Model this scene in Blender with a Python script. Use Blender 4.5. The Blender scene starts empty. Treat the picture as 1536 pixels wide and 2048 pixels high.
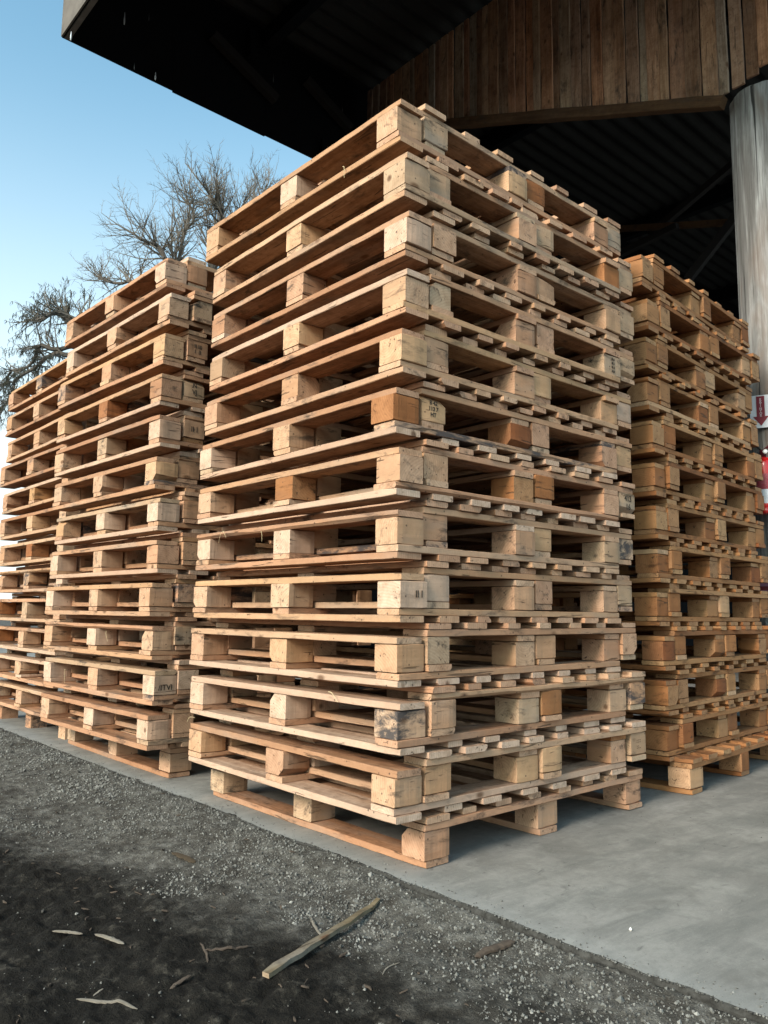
import bpy, bmesh, math, random
from mathutils import Vector, Matrix, noise
R=math.radians
scene=bpy.context.scene
col=scene.collection
# ------------------------------------------------------------------ camera
CF=1581.4; YAW=.7289557; PIT=.12654939; ROL=.01279544
CAM=Vector((-1.58237,-1.70394,.738302))
Fw=Vector((math.cos(PIT)*math.sin(YAW),math.cos(PIT)*math.cos(YAW),math.sin(PIT)))
R0=Vector((math.cos(YAW),-math.sin(YAW),0)); U0=R0.cross(Fw)
Rt=R0*math.cos(ROL)+U0*math.sin(ROL); Up=-R0*math.sin(ROL)+U0*math.cos(ROL)
cd=bpy.data.cameras.new("camera"); cam=bpy.data.objects.new("camera",cd); col.objects.link(cam)
M=Matrix((Rt,Up,-Fw)).transposed().to_4x4(); M.translation=CAM; cam.matrix_world=M
cd.sensor_fit='VERTICAL'; cd.sensor_height=36; cd.lens=CF/2048*36; cd.clip_start=.05; cd.clip_end=2000
scene.camera=cam
def ray(u,v): return Fw+Rt*((u-768)/CF)-Up*((v-1024)/CF)
def at(u,v,ax,val):                    # point of a real plane seen at a pixel
    d=ray(u,v); return CAM+d*((val-CAM[ax])/d[ax])
def atd(u,v,dep): return CAM+ray(u,v)*dep
# ------------------------------------------------------------------ world and sun
SUN_EL=R(30); SUN_DIR=Vector((-.98,-.14,0)).normalized()      # towards the sun
w=bpy.data.worlds.new("World"); scene.world=w; w.use_nodes=True
nt=w.node_tree; bg=nt.nodes['Background']
sky=nt.nodes.new('ShaderNodeTexSky'); sky.sky_type='NISHITA'; sky.sun_disc=False
sky.sun_elevation=SUN_EL; sky.sun_rotation=math.atan2(SUN_DIR.x,SUN_DIR.y)
sky.air_density=1.0; sky.dust_density=2.0; sky.ozone_density=1.0
tint=nt.nodes.new('ShaderNodeMix'); tint.data_type='RGBA'; tint.blend_type='MULTIPLY'; tint.inputs[0].default_value=1; tint.inputs[7].default_value=(1.04,1.38,1.22,1)
nt.links.new(sky.outputs[0],tint.inputs[6])
wtc=nt.nodes.new('ShaderNodeTexCoord'); wsx=nt.nodes.new('ShaderNodeSeparateXYZ'); nt.links.new(wtc.outputs['Generated'],wsx.inputs[0])
wmr=nt.nodes.new('ShaderNodeMapRange'); wmr.interpolation_type='SMOOTHSTEP'; nt.links.new(wsx.outputs[2],wmr.inputs[0])
for i_,q_ in enumerate((.04,.62,.92,0)): wmr.inputs[i_+1].default_value=q_
wmx=nt.nodes.new('ShaderNodeMix'); wmx.data_type='RGBA'; nt.links.new(wmr.outputs[0],wmx.inputs[0]); nt.links.new(tint.outputs[2],wmx.inputs[6]); wmx.inputs[7].default_value=(4.5,5.0,5.1,1)
nt.links.new(wmx.outputs[2],bg.inputs[0]); bg.inputs[1].default_value=.145
sd=bpy.data.lights.new("sun",'SUN'); sd.energy=2.7; sd.angle=R(20); sd.color=(1,.86,.76)
so=bpy.data.objects.new("sun",sd); col.objects.link(so)
dv=Vector((SUN_DIR.x*math.cos(SUN_EL),SUN_DIR.y*math.cos(SUN_EL),math.sin(SUN_EL)))
so.rotation_euler=dv.to_track_quat('Z','Y').to_euler(); so.location=(-5,-5,8)
vs=scene.view_settings; vs.view_transform='Standard'; vs.look='None'; vs.exposure=.82; vs.gamma=1
# ------------------------------------------------------------------ node helpers
def newmat(name):
    m=bpy.data.materials.new(name); m.use_nodes=True
    n=m.node_tree.nodes; return m,m.node_tree,n['Principled BSDF']
class G:
    def __init__(s,nt): s.nt=nt
    def n(s,t,**k):
        x=s.nt.nodes.new(t)
        for a,b in k.items():
            if a.startswith('i_'):
                key=a[2:]; key=int(key) if key.isdigit() else key
                s.set(x.inputs[key],b)
            else: setattr(x,a,b)
        return x
    def set(s,inp,b):
        if isinstance(b,bpy.types.NodeSocket): s.nt.links.new(b,inp)
        else: inp.default_value=b
    def math(s,op,a,b=0,c=0,clamp=False):
        x=s.n('ShaderNodeMath',operation=op,use_clamp=clamp); s.set(x.inputs[0],a); s.set(x.inputs[1],b)
        if op in('MULTIPLY_ADD',): s.set(x.inputs[2],c)
        return x.outputs[0]
    def vm(s,op,a,b=(0,0,0)):
        x=s.n('ShaderNodeVectorMath',operation=op); s.set(x.inputs[0],a); s.set(x.inputs[1],b); return x.outputs[0]
    def mix(s,f,a,b,mode='MIX'):
        x=s.n('ShaderNodeMix',data_type='RGBA',blend_type=mode); s.set(x.inputs[0],f); s.set(x.inputs[6],a); s.set(x.inputs[7],b); return x.outputs[2]
    def noise(s,v,scale,detail=4,rough=.6,dist=0):
        x=s.n('ShaderNodeTexNoise'); s.set(x.inputs['Vector'],v); x.inputs['Scale'].default_value=scale
        x.inputs['Detail'].default_value=detail; x.inputs['Roughness'].default_value=rough; x.inputs['Distortion'].default_value=dist; return x.outputs['Fac']
    def ramp(s,f,stops,interp='LINEAR'):
        x=s.n('ShaderNodeValToRGB'); s.set(x.inputs[0],f); cr=x.color_ramp; cr.interpolation=interp
        while len(cr.elements)<len(stops): cr.elements.new(.5)
        for e,(p,c) in zip(cr.elements,stops): e.position=p; e.color=c if len(c)==4 else (*c,1)
        return x.outputs[0]
    def mr(s,v,a,b,c=0,d=1):
        x=s.n('ShaderNodeMapRange'); s.set(x.inputs[0],v)
        for i,q in enumerate((a,b,c,d)): x.inputs[i+1].default_value=q
        return x.outputs[0]
def bump(g,p,h,strength,dist):
    b=g.n('ShaderNodeBump'); b.inputs['Strength'].default_value=strength; b.inputs['Distance'].default_value=dist
    g.set(b.inputs['Height'],h); g.nt.links.new(b.outputs[0],p.inputs['Normal'])
# ------------------------------------------------------------------ wood
def wood(name,pal,stain=.55,endcol=(.56,.395,.30),stainc=(.035,.03,.026),grey=.15,rough=.8,st_lo=.55):
    m,nt,p=newmat(name); g=G(nt)
    tc=g.n('ShaderNodeTexCoord'); oi=g.n('ShaderNodeObjectInfo'); geo=g.n('ShaderNodeNewGeometry')
    isl=geo.outputs['Random Per Island']; rnd=oi.outputs['Random']
    seed=g.math('MULTIPLY_ADD',rnd,91.7,g.math('MULTIPLY',isl,37.3))
    off=g.n('ShaderNodeCombineXYZ'); g.set(off.inputs[0],seed); g.set(off.inputs[1],g.math('MULTIPLY',seed,1.7)); g.set(off.inputs[2],g.math('MULTIPLY',seed,.63))
    P=g.vm('ADD',tc.outputs['Object'],off.outputs[0])
    key=g.math('FRACT',g.math('MULTIPLY',seed,3.917))
    base=g.ramp(key,[(i/(len(pal)-1),c) for i,c in enumerate(pal)])
    Pg=g.vm('MULTIPLY',P,(2.2,34,34))
    grain=g.noise(Pg,1.0,6,.62,.5)
    Pw=g.vm('MULTIPLY',P,(.9,9,9)); fig=g.noise(Pw,1.0,3,.5,1.2)
    wv=g.n('ShaderNodeTexWave',wave_type='BANDS',bands_direction='Y'); g.set(wv.inputs['Vector'],g.vm('MULTIPLY',P,(.5,1,1)))
    wv.inputs['Scale'].default_value=20; wv.inputs['Distortion'].default_value=7; wv.inputs['Detail'].default_value=3; wv.inputs['Detail Scale'].default_value=1.2
    c=g.mix(g.mr(grain,.3,.72,.0,1),base,g.mix(1,base,(.42,.33,.25,1),'MULTIPLY'))
    c=g.mix(g.mr(wv.outputs['Fac'],0,1,.0,.35),c,g.mix(1,base,(.52,.40,.30,1),'MULTIPLY'))
    c=g.mix(g.mr(fig,.4,.75,0,.5),c,g.mix(1,base,(1.25,1.2,1.1,1),'MULTIPLY'))
    # saw marks, blotches
    bl=g.noise(P,7.5,6,.72); c=g.mix(g.mr(bl,.42,.68,0,.85),c,g.mix(1,c,(.55,.49,.44,1),'MULTIPLY'))
    bl2=g.noise(P,34,5,.75); c=g.mix(g.mr(bl2,.48,.72,0,.55),c,g.mix(1,c,(.50,.44,.38,1),'MULTIPLY'))
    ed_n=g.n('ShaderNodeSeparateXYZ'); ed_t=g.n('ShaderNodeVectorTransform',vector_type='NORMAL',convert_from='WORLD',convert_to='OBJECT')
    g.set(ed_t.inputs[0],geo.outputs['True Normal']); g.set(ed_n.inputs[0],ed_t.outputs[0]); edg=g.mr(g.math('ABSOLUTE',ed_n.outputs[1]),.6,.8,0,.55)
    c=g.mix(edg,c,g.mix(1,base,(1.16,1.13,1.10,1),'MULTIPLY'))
    # weathered grey
    gn=g.noise(g.vm('MULTIPLY',P,(1.6,5,5)),1.3,4,.6)
    c=g.mix(g.math('MULTIPLY',g.mr(gn,.52,.72,0,1),grey*3),c,(.27,.24,.205,1))
    # end grain
    nrm=g.n('ShaderNodeSeparateXYZ'); tn=g.n('ShaderNodeVectorTransform',vector_type='NORMAL',convert_from='WORLD',convert_to='OBJECT')
    g.set(tn.inputs[0],geo.outputs['True Normal']); g.set(nrm.inputs[0],tn.outputs[0])
    end=g.mr(g.math('ABSOLUTE',nrm.outputs[0]),.6,.8)
    rw=g.n('ShaderNodeTexWave',wave_type='RINGS',rings_direction='X')
    oc=g.n('ShaderNodeCombineXYZ'); g.set(oc.inputs[1],g.math('MULTIPLY_ADD',g.math('FRACT',g.math('MULTIPLY',seed,2.3)),.24,-.12)); g.set(oc.inputs[2],g.math('MULTIPLY_ADD',g.math('FRACT',g.math('MULTIPLY',seed,5.1)),.24,-.12))
    g.set(rw.inputs['Vector'],g.vm('ADD',tc.outputs['Object'],oc.outputs[0])); rw.inputs['Scale'].default_value=34; rw.inputs['Distortion'].default_value=2.2; rw.inputs['Detail'].default_value=2
    ec=g.mix(.30,g.mix(1,base,(1.18,1.14,1.08,1),'MULTIPLY'),(*endcol,1))
    ec=g.mix(g.mr(rw.outputs['Fac'],0,1,0,.26),ec,g.mix(1,ec,(.6,.5,.42,1),'MULTIPLY'))
    en=g.noise(P,26,5,.65); ec=g.mix(g.mr(en,.42,.72,0,.7),ec,g.mix(1,ec,(.60,.54,.48,1),'MULTIPLY'))
    c=g.mix(end,c,ec)
    # dark mould stains and small knots, nail marks
    st=g.noise(g.vm('MULTIPLY',P,(3.5,8,13)),1.6,6,.72,.4)
    c=g.mix(g.math('MULTIPLY',g.mr(st,st_lo,st_lo+.13,0,1),stain),c,(*stainc,1))
    vo=g.n('ShaderNodeTexVoronoi',feature='F1'); g.set(vo.inputs['Vector'],g.vm('MULTIPLY',P,(5,9,9))); vo.inputs['Scale'].default_value=1.0
    kn=g.mr(vo.outputs['Distance'],.06,.13,1,0)
    c=g.mix(g.math('MULTIPLY',kn,.8),c,(.10,.045,.02,1))
    vo2=g.n('ShaderNodeTexVoronoi',feature='F1'); g.set(vo2.inputs['Vector'],P); vo2.inputs['Scale'].default_value=26
    nl=g.mr(vo2.outputs['Distance'],.07,.10,1,0); c=g.mix(g.math('MULTIPLY',nl,.75),c,(.05,.035,.025,1))
    # checks (cracks)
    ck=g.noise(g.vm('MULTIPLY',P,(5,70,70)),1.0,3,.5,.8); crack=g.mr(ck,.66,.70,0,1)
    c=g.mix(g.math('MULTIPLY',crack,.7),c,(.06,.04,.025,1))
    g.set(p.inputs['Base Color'],c); p.inputs['Roughness'].default_value=rough; p.inputs['Specular IOR Level'].default_value=.25
    sw=g.noise(g.vm('MULTIPLY',P,(130,10,10)),1.0,2,.5)
    h=g.math('ADD',g.math('MULTIPLY',grain,.7),g.math('MULTIPLY',sw,.35)); h=g.math('SUBTRACT',h,g.math('MULTIPLY',crack,1.2)); h=g.math('ADD',h,g.math('MULTIPLY',en,.4))
    bump(g,p,h,.8,.0035)
    return m
PAL=[(.47,.268,.158),(.51,.316,.198),(.40,.215,.126),(.54,.362,.242),(.46,.274,.155),(.52,.30,.188),(.37,.198,.112),(.54,.37,.248)]
W_F=wood('fresh_wood',PAL,.75)
W_O=wood('orange_wood',[(.38,.17,.066),(.27,.108,.040),(.41,.215,.095),(.31,.13,.048),(.45,.25,.12)],.75,endcol=(.5,.36,.22),stainc=(.05,.025,.012),grey=.03)
W_R=wood('red_brown_wood',[(.28,.10,.035),(.34,.14,.05),(.22,.075,.028)],.75,endcol=(.40,.24,.13),stainc=(.05,.018,.008),grey=.02)
W_Y=wood('yellow_wood',[(.50,.305,.17),(.54,.345,.20),(.46,.27,.15)],.6,grey=.05)
W_G=wood('grey_wood',[(.44,.30,.195),(.47,.33,.22),(.40,.26,.165)],1.0,endcol=(.50,.40,.30),grey=.22)
W_P=wood('pale_wood',[(.53,.37,.27),(.56,.405,.31),(.50,.335,.24)],.35,endcol=(.62,.50,.41),grey=.05)
W_B=wood('old_wall_wood',[(.48,.28,.17),(.64,.46,.31),(.24,.13,.08),(.66,.50,.36),(.58,.27,.14),(.42,.38,.32),(.60,.41,.26)],.8,grey=.08)
W_D=wood('mould_stained_wood',PAL,.92,st_lo=.44,stainc=(.045,.045,.05),endcol=(.45,.38,.32))
def plain(name,c,rough=.6,metal=0,ns=8,amt=.35,c2=None,bmp=0,spec=.3):
    m,nt,p=newmat(name); g=G(nt); tc=g.n('ShaderNodeTexCoord')
    f=g.noise(tc.outputs['Object'],ns,5,.65)
    c2=c2 or tuple(x*.5 for x in c)
    g.set(p.inputs['Base Color'],g.mix(g.mr(f,.35,.7,0,amt),(*c,1),(*c2,1)))
    p.inputs['Roughness'].default_value=rough; p.inputs['Metallic'].default_value=metal; p.inputs['Specular IOR Level'].default_value=spec
    if bmp: bump(g,p,f,.5,bmp)
    return m
M_roof=plain('dark_roof_sheet',(.019,.0195,.020),.7,.0,3,.6,(.008,.008,.008))
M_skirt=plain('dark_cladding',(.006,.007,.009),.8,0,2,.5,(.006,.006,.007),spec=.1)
M_fas=plain('weathered_fascia',(.16,.14,.12),.8,0,7,.6,(.05,.04,.035),.002)
M_beam=wood('dark_beam_wood',[(.09,.05,.024),(.11,.062,.03),(.075,.042,.02)],.5,endcol=(.11,.07,.04),grey=.02)
M_steel=plain('rusty_brace',(.018,.016,.016),.8,0,9,.5)
# ------------------------------------------------------------------ object helpers
def mk(name,bm,mat,parent=None,smooth=False):
    me=bpy.data.meshes.new(name); bm.to_mesh(me); bm.free()
    if mat: me.materials.append(mat)
    if smooth:
        for f in me.polygons: f.use_smooth=True
    o=bpy.data.objects.new(name,me); col.objects.link(o)
    if parent: o.parent=parent
    return o
def tag(o,label=None,cat=None,group=None,kind=None):
    if label: o['label']=label
    if cat: o['category']=cat
    if group: o['group']=group
    if kind: o['kind']=kind
    return o
def empty(name,loc,rz=0):
    o=bpy.data.objects.new(name,None); col.objects.link(o); o.location=loc; o.rotation_euler=(0,0,rz); o.empty_display_size=.1; return o
def box(bm,x0,x1,y0,y1,z0,z1,mtx=None):
    vs=[bm.verts.new((x,y,z)) for x in(x0,x1) for y in(y0,y1) for z in(z0,z1)]
    if mtx: 
        for v in vs: v.co=mtx@v.co
    for f in((0,1,3,2),(4,6,7,5),(0,4,5,1),(2,3,7,6),(0,2,6,4),(1,5,7,3)): bm.faces.new([vs[i] for i in f])
    return vs
def ring_loft(bm,rings,cap=True):
    R_=[[bm.verts.new(c) for c in r] for r in rings]; n=len(R_[0])
    for a,b in zip(R_,R_[1:]):
        for i in range(n): bm.faces.new((a[i],a[(i+1)%n],b[(i+1)%n],b[i]))
    if cap: bm.faces.new(R_[0][::-1]); bm.faces.new(R_[-1])
def tube(bm,pts,rads,n=8,cap=True):
    rings=[]; prev=None
    for i,p in enumerate(pts):
        p=Vector(p); d=(Vector(pts[min(i+1,len(pts)-1)])-Vector(pts[max(i-1,0)])).normalized()
        a=d.orthogonal() if prev is None else (prev-d*prev.dot(d))
        if a.length<1e-6: a=d.orthogonal()
        a.normalize(); prev=a; b=d.cross(a); r=rads[i] if hasattr(rads,'__len__') else rads
        rings.append([p+(a*math.cos(t)+b*math.sin(t))*r for t in [2*math.pi*k/n for k in range(n)]])
    ring_loft(bm,rings,cap)
def plank(bm,L,wd,t,rng,x0=0,y0=0,z0=0,seg=12,bev=.0025,waney=0,jit=.0012,endjit=0):
    """a sawn board along local X, centred, base at z0"""
    cut=[0,0,0,0]
    if waney and rng.random()<waney: cut[rng.randrange(4)]=rng.uniform(.25,.6)
    xa=-L/2+rng.uniform(-endjit,endjit); xb=L/2+rng.uniform(-endjit,endjit)
    rings=[]; ph=rng.uniform(0,50); sk=rng.uniform(-.003,.003)
    bow=rng.uniform(-.003,.003)
    for i in range(seg+1):
        f=i/seg; x=xa+(xb-xa)*f; e=.0018 if i in(0,seg) else 0
        j=lambda k:(noise.noise(Vector((x*4+ph,k*7.3,ph)))*.9+noise.noise(Vector((x*21+ph,k*7.3,ph+9)))*.55)*jit*1.5
        yl=-wd/2+e+j(1); yr=wd/2-e+j(2); zl=e*.6+j(3)*.5; zh=t-e*.6+j(4)*.5
        q=[]
        b=[bev+abs(j(5+k))*.45+(cut[k]*min(t,wd)*(.6+.5*noise.noise(Vector((x*4+ph,k,3)))) if cut[k] else 0) for k in range(4)]
        q+=[(yl,zl+b[0]),(yl+b[0]*1.0,zl),(yr-b[1],zl),(yr,zl+b[1]),(yr,zh-b[2]),(yr-b[2],zh),(yl+b[3],zh),(yl,zh-b[3])]
        ox=rng.uniform(-.0012,.0012) if i in(0,seg) else 0
        rings.append([(x0+x+ox,y0+y+sk*f+bow*math.sin(f*3.14),z0+z) for y,z in q])
    ring_loft(bm,rings)
def mesh_of(name,bm,mat,smooth=False):
    me=bpy.data.meshes.new(name); bm.to_mesh(me); bm.free(); me.materials.append(mat); return me
# ------------------------------------------------------------------ pallets
TB=.0208; T=.021; B=.083; H=B+3*T; P=H+2*T; LX=1.2; LY=1.214; BS=.110; S=.1125
rng=random.Random(11)
blocks=[];runners=[];stringers=[];decks=[]
for k in range(12):
    bm=bmesh.new(); cv=.6 if k%3==0 else .0
    plank(bm,BS-rng.uniform(.001,.008),BS-rng.uniform(.002,.009),B-.0006,rng,seg=6,bev=.002,waney=cv,jit=.003)
    blocks.append(mesh_of('block',bm,W_F))
for k in range(8):
    bm=bmesh.new(); plank(bm,LY-rng.uniform(0,.01),BS-rng.uniform(.003,.012),TB,rng,seg=26,bev=.0013,waney=.25,jit=.0020); runners.append(mesh_of('runner_board',bm,W_F))
    bm=bmesh.new(); plank(bm,LX-rng.uniform(0,.01),BS-rng.uniform(.003,.012),TB,rng,seg=26,bev=.0013,waney=.25,jit=.0020); stringers.append(mesh_of('stringer_board',bm,W_F))
for k in range(12):      # decks: eight slats laid side by side along X of the pallet, each running in Y; built along local X then turned
    bm=bmesh.new(); n=7 if k%4==3 else 8
    for i in range(n):
        yc=-LX/2+.052+i*(LX-.104)/(n-1)+(rng.uniform(-.016,.016) if 0<i<n-1 else 0)
        wd=rng.choice((.074,.082,.092,.068,.1)) if 0<i<n-1 else .102
        plank(bm,LY-.004,wd,TB,rng,y0=yc,seg=20,bev=.0015,waney=.3,jit=.0022,endjit=.009)
    decks.append(mesh_of('deck',bm,W_F))
XB=[-LX/2+BS/2,0,LX/2-BS/2]; YB=[-LY/2+BS/2,0,LY/2-BS/2]
def part(name,me,par,x,y,z,rz=0,mat=None,rx=0):
    o=bpy.data.objects.new(name,me); col.objects.link(o); o.parent=par; o.location=(x,y,z); o.rotation_euler=(rx,0,rz)
    if mat is not None and mat is not me.materials[0]:
        o.material_slots[0].link='OBJECT'; o.material_slots[0].material=mat
    return o
def pick(r,tone):
    t=r.random()
    if tone=='orange':
        return W_O if t<.80 else (W_R if t<.93 else W_Y)
    return W_D if t<.05 else W_F if t<.70 else W_P if t<.80 else W_Y if t<.87 else W_G if t<.96 else W_R if t<.975 else W_O
def pallet(kind,x,y,z,rz,tone,label,group,seed,special={},zs=1,tilt=(0,0)):
    """origin: near corner of the footprint; kind 'U' deck up, 'I' upside down, deck at the bottom"""
    r=random.Random(seed)
    e=empty('wooden_pallet',(x,y,z)); e.rotation_euler=(r.uniform(-.0022,.0022),r.uniform(-.0022,.0022),rz)
    if zs!=1: e.scale=(1,1,zs)
    tag(e,label,'pallet',group)
    cx,cy=LX/2,LY/2
    if kind=='U': zr,zb,zst,zd=0,T,T+B,T+B+T
    else: zr,zb,zst,zd=H-T,2*T,T,0
    base=W_O if tone=='orange' else W_F
    bl={}
    for i,bx in enumerate(XB):
        part('runner_board',r.choice(runners),e,cx+bx+r.uniform(-.003,.003),cy+r.uniform(-.004,.004),zr,R(90)+r.choice((0,math.pi)),special.get(('r',i),pick(r,tone) if r.random()<.5 else base))
        for j,by in enumerate(YB):
            m=special.get((i,j),pick(r,tone))
            rot=r.choice((0,math.pi)) if (r.random()<.72 or (i,j) in special) else r.choice((math.pi/2,-math.pi/2))
            ox=r.uniform(-.004,.004); oy=r.uniform(-.004,.004)
            bl[i,j]=part('block',r.choice(blocks),e,cx+bx+ox,cy+by+oy,zb+.0003,rot+r.uniform(-.02,.02),m)
    for j,by in enumerate(YB):
        part('stringer_board',r.choice(stringers),e,cx+r.uniform(-.004,.004),cy+by+r.uniform(-.003,.003),zst,r.choice((0,math.pi)),special.get(('s',j),pick(r,tone) if r.random()<.5 else base))
    part('deck',r.choice(decks),e,cx,cy+r.uniform(-.003,.003),zd,R(90)+r.choice((0,math.pi)),special.get('d',r.choice((base,base,base,W_P if tone!='orange' else base))))
    return e,bl
ORD=['lowest','second','third','fourth','fifth','sixth','seventh','eighth','ninth','tenth','eleventh','topmost']
MI=[[-.0117,-.0064,-.0048,-.0035],[-.0036,-.0146,.0051,-.0066],[-.0027,-.0065,.0128,-.0091],[.0049,-.0054,.0164,-.0056],[.0007,.0005,.0036,-.0023],[-.013,-.0045,-.0027,-.0006],[-.0139,.0115,-.0123,-.0027],[.0019,-.0006,-.0059,-.002],[.0051,-.0067,-.0108,.0004],[.0089,-.0112,-.0081,.0008],[-.0054,-.0173,-.0121,.0018],[-.0107,.0056,.005,-.0007]]
Y2=[1.559,1.534,1.568,1.568,1.567,1.573,1.6,1.583,1.574,1.57,1.554,1.607]
XR=[1.60,1.595,1.59,1.58,1.585,1.565,1.555,1.54,1.515,1.525,1.555,1.50]
Z3=.965
ALL={}
def ground_pallet(stack,name,x,y,rz,tone,zs=1,special={}):
    ALL[stack,'U',0]=pallet('U',x,y,.001,rz,tone,f'bottom pallet flat on the concrete under {name}',f'pallets of {name}',hash_(stack)*100,special,zs)
def hash_(s): return {'front':3,'left':7,'far':13,'right':19}[s]
def build(stack,name,tone,pos,zs=1,spI={},spU={},U0pos=None,spU0={},zl=0):
    r=random.Random(hash_(stack)*7+1)
    ground_pallet(stack,name,*U0pos,tone,zs,spU0)
    for k in range(1,13):
        x,y,rz,dz=pos(k)
        z=(H+P*(k-1))*zs+zl
        lab=f'{ORD[k-1]} upside-down pallet in {name}'
        ALL[stack,'I',k]=pallet('I',x,y,z,rz,tone,lab,f'pallets of {name}',hash_(stack)*100+k*2,spI.get(k,{}),zs)
        lab=f'{ORD[k-1]} right-way-up nested pallet in {name}' if k<12 else f'topmost right-way-up pallet crowning {name}'
        ALL[stack,'U',k]=pallet('U',x+S+r.uniform(-.003,.007),y+r.uniform(-.012,.012),z+2*T+.0002,rz+r.uniform(-.004,.004),tone,lab,f'pallets of {name}',hash_(stack)*100+k*2+1,spU.get(k,{}),zs)
build('front','the tall front stack','mix',lambda k:(MI[k-1][0],MI[k-1][1],MI[k-1][2],0),U0pos=(.112,-.004,.004),
  spI={7:{(0,0):W_R,'d':W_P},12:{(0,0):W_F,(0,1):W_P,(1,0):W_Y},11:{(0,0):W_G},10:{(0,0):W_P},5:{(0,0):W_F,(0,1):W_P,(0,2):W_P},4:{(0,0):W_P},2:{(0,0):W_D,(0,1):W_P,(0,2):W_P,'d':W_P},1:{(0,0):W_F,(0,1):W_F,(0,2):W_Y,'d':W_P},3:{(0,0):W_F,(0,1):W_Y,'d':W_P},8:{(0,0):W_Y},6:{'d':W_P}},
  spU={12:{(0,0):W_G,(1,0):W_R,(2,0):W_G},11:{(0,0):W_G,(1,0):W_G},7:{(0,0):W_Y},6:{(1,0):W_R},9:{(2,0):W_G},10:{(2,0):W_G},5:{(1,0):W_Y},1:{(0,0):W_Y,(2,0):W_G},4:{(2,0):W_G},2:{(1,0):W_O},7.5:{}})
r2=random.Random(5)
build('left','the stack next left of the front one','mix',lambda k:(-.012+r2.uniform(-.01,.01),Y2[k-1],.03+r2.uniform(-.01,.01),0),U0pos=(.12,1.60,.0),
  spI={7:{(0,0):W_Y},2:{(0,0):W_P,(0,2):W_P},6:{(0,1):W_P,(0,0):W_P},5:{(0,2):W_P},4:{(0,2):W_P},1:{(0,0):W_P,(0,1):W_P},3:{(0,1):W_P}},zl=-.01,zs=1.012)
r3=random.Random(6)
build('far','the leftmost stack','mix',lambda k:(.06+r3.uniform(-.015,.015),2.91+r3.uniform(-.012,.012),r3.uniform(-.012,.012),0),zs=Z3,U0pos=(.15,2.93,.01),zl=-.03,
  spI={3:{(0,2):W_R},4:{(0,2):W_R}},spU={3:{(0,1):W_R}})
rr=random.Random(8)
build('right','the orange-brown right stack','orange',lambda k:(XR[k-1],.05+rr.uniform(-.012,.012),.065+rr.uniform(-.01,.01),0),U0pos=(1.655,-.03,.075),zl=-.015,
  spI={5:{(0,0):W_R},1:{(0,0):W_R},3:{(0,0):W_R},4:{(0,0):W_R}},spU={12:{(2,0):W_R},1:{(0,0):W_R},8:{(0,0):W_R}})
ALL['far','U',0][0].location.z=-.025
# ------------------------------------------------------------------ stamps on block faces
M_ink=plain('stamp_ink',(.025,.022,.02),.9,0,60,.6,(.12,.09,.06))
def stamp(stack,kd,k,ij,txt,size=.02,face='y',dx=0,dz=0,sp=1.0):
    e,bl=ALL[stack,kd,k]; b=bl[ij]
    b.rotation_euler=(0,0,0)
    cu=bpy.data.curves.new('stamp','FONT'); cu.body=txt; cu.size=size; cu.align_x='CENTER'; cu.align_y='CENTER'; cu.extrude=.0004; cu.space_line=sp; cu.offset=.0004
    tmp=bpy.data.objects.new('tmp',cu); dg=bpy.context.evaluated_depsgraph_get()
    me=bpy.data.meshes.new_from_object(tmp); bpy.data.objects.remove(tmp); me.materials.clear(); me.materials.append(M_ink)
    o=bpy.data.objects.new('stamp',me); col.objects.link(o); o.parent=b
    ymin=min(v.co.y for v in b.data.vertices)
    o.location=(dx,ymin-.0006,B/2+dz); o.rotation_euler=(R(90),0,0)
stamp('front','U',7,(0,0),'B 42\n113 7\nHT',.019,dx=-.005)
stamp('front','I',9,(2,0),'III II\nIIII I\nIII II\nII III',.014,sp=1.2)
stamp('front','U',6,(2,0),'413\n16',.034)
stamp('front','U',1,(2,0),': : :\n: : .',.022)
stamp('front','I',4,(0,0),'II I',.03,dx=.02)
stamp('left','U',10,(0,0),'II III\nI  II',.026)
stamp('left','U',9,(0,0),'N\nVJ',.03)
stamp('left','I',2,(0,0),'/ITVI',.034,dz=-.01)
stamp('left','U',8,(0,0),'II I',.036)
# printed dashes along some stringer edges
# ------------------------------------------------------------------ straw strands
M_straw=plain('dry_straw',(.62,.50,.30),.7,0,20,.3)
def straw(p,drop,side,rad,label,seed):
    r=random.Random(seed); bm=bmesh.new(); p=Vector(p); pts=[]
    for i in range(6):
        f=i/5; pts.append(p+Vector((-.004*math.sin(f*3),side*f+math.sin(f*4+seed)*.006,-drop*f+.01*math.sin(f*3))))
    tube(bm,[q-p for q in pts],[rad*(1-.5*i/5) for i in range(6)],5)
    o=mk('straw_strand',bm,M_straw); o.location=p
    tag(o,label,'straw','straw strands caught on the pallets')
straw(at(450,1062,0,-.018),.045,.05,.0012,'bent straw strand hanging under the fifth front pallet top, nearer its left end',1)
straw(at(448,1062,0,-.02),.03,-.012,.001,'short straw strand crossing another near the left end of the front stack',7)
straw(at(524,1062,0,-.02),.04,-.0,.0012,'straight short straw hanging beside the middle block of the fifth front pallet',2)
straw(at(686,333,0,-.02),.045,-.012,.0015,'straw curl caught high on the front stack near its top corner',3)
straw(at(655,1383,0,-.016),.03,-.06,.0015,'pale straw lying on the edge of the second pallet of the front stack',4)
straw(at(373,1443,0,-.01),-.02,-.07,.0012,'straw poking out of the gap at the front stack lower left corner',5)
straw(at(213,1262,0,-.02),.05,-.02,.0012,'straw hanging inside the third pallet of the stack next left',6)
straw(at(131,1338,0,-.01),.09,-.0,.0012,'long straw hanging between blocks where the two left stacks meet',8)
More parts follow.
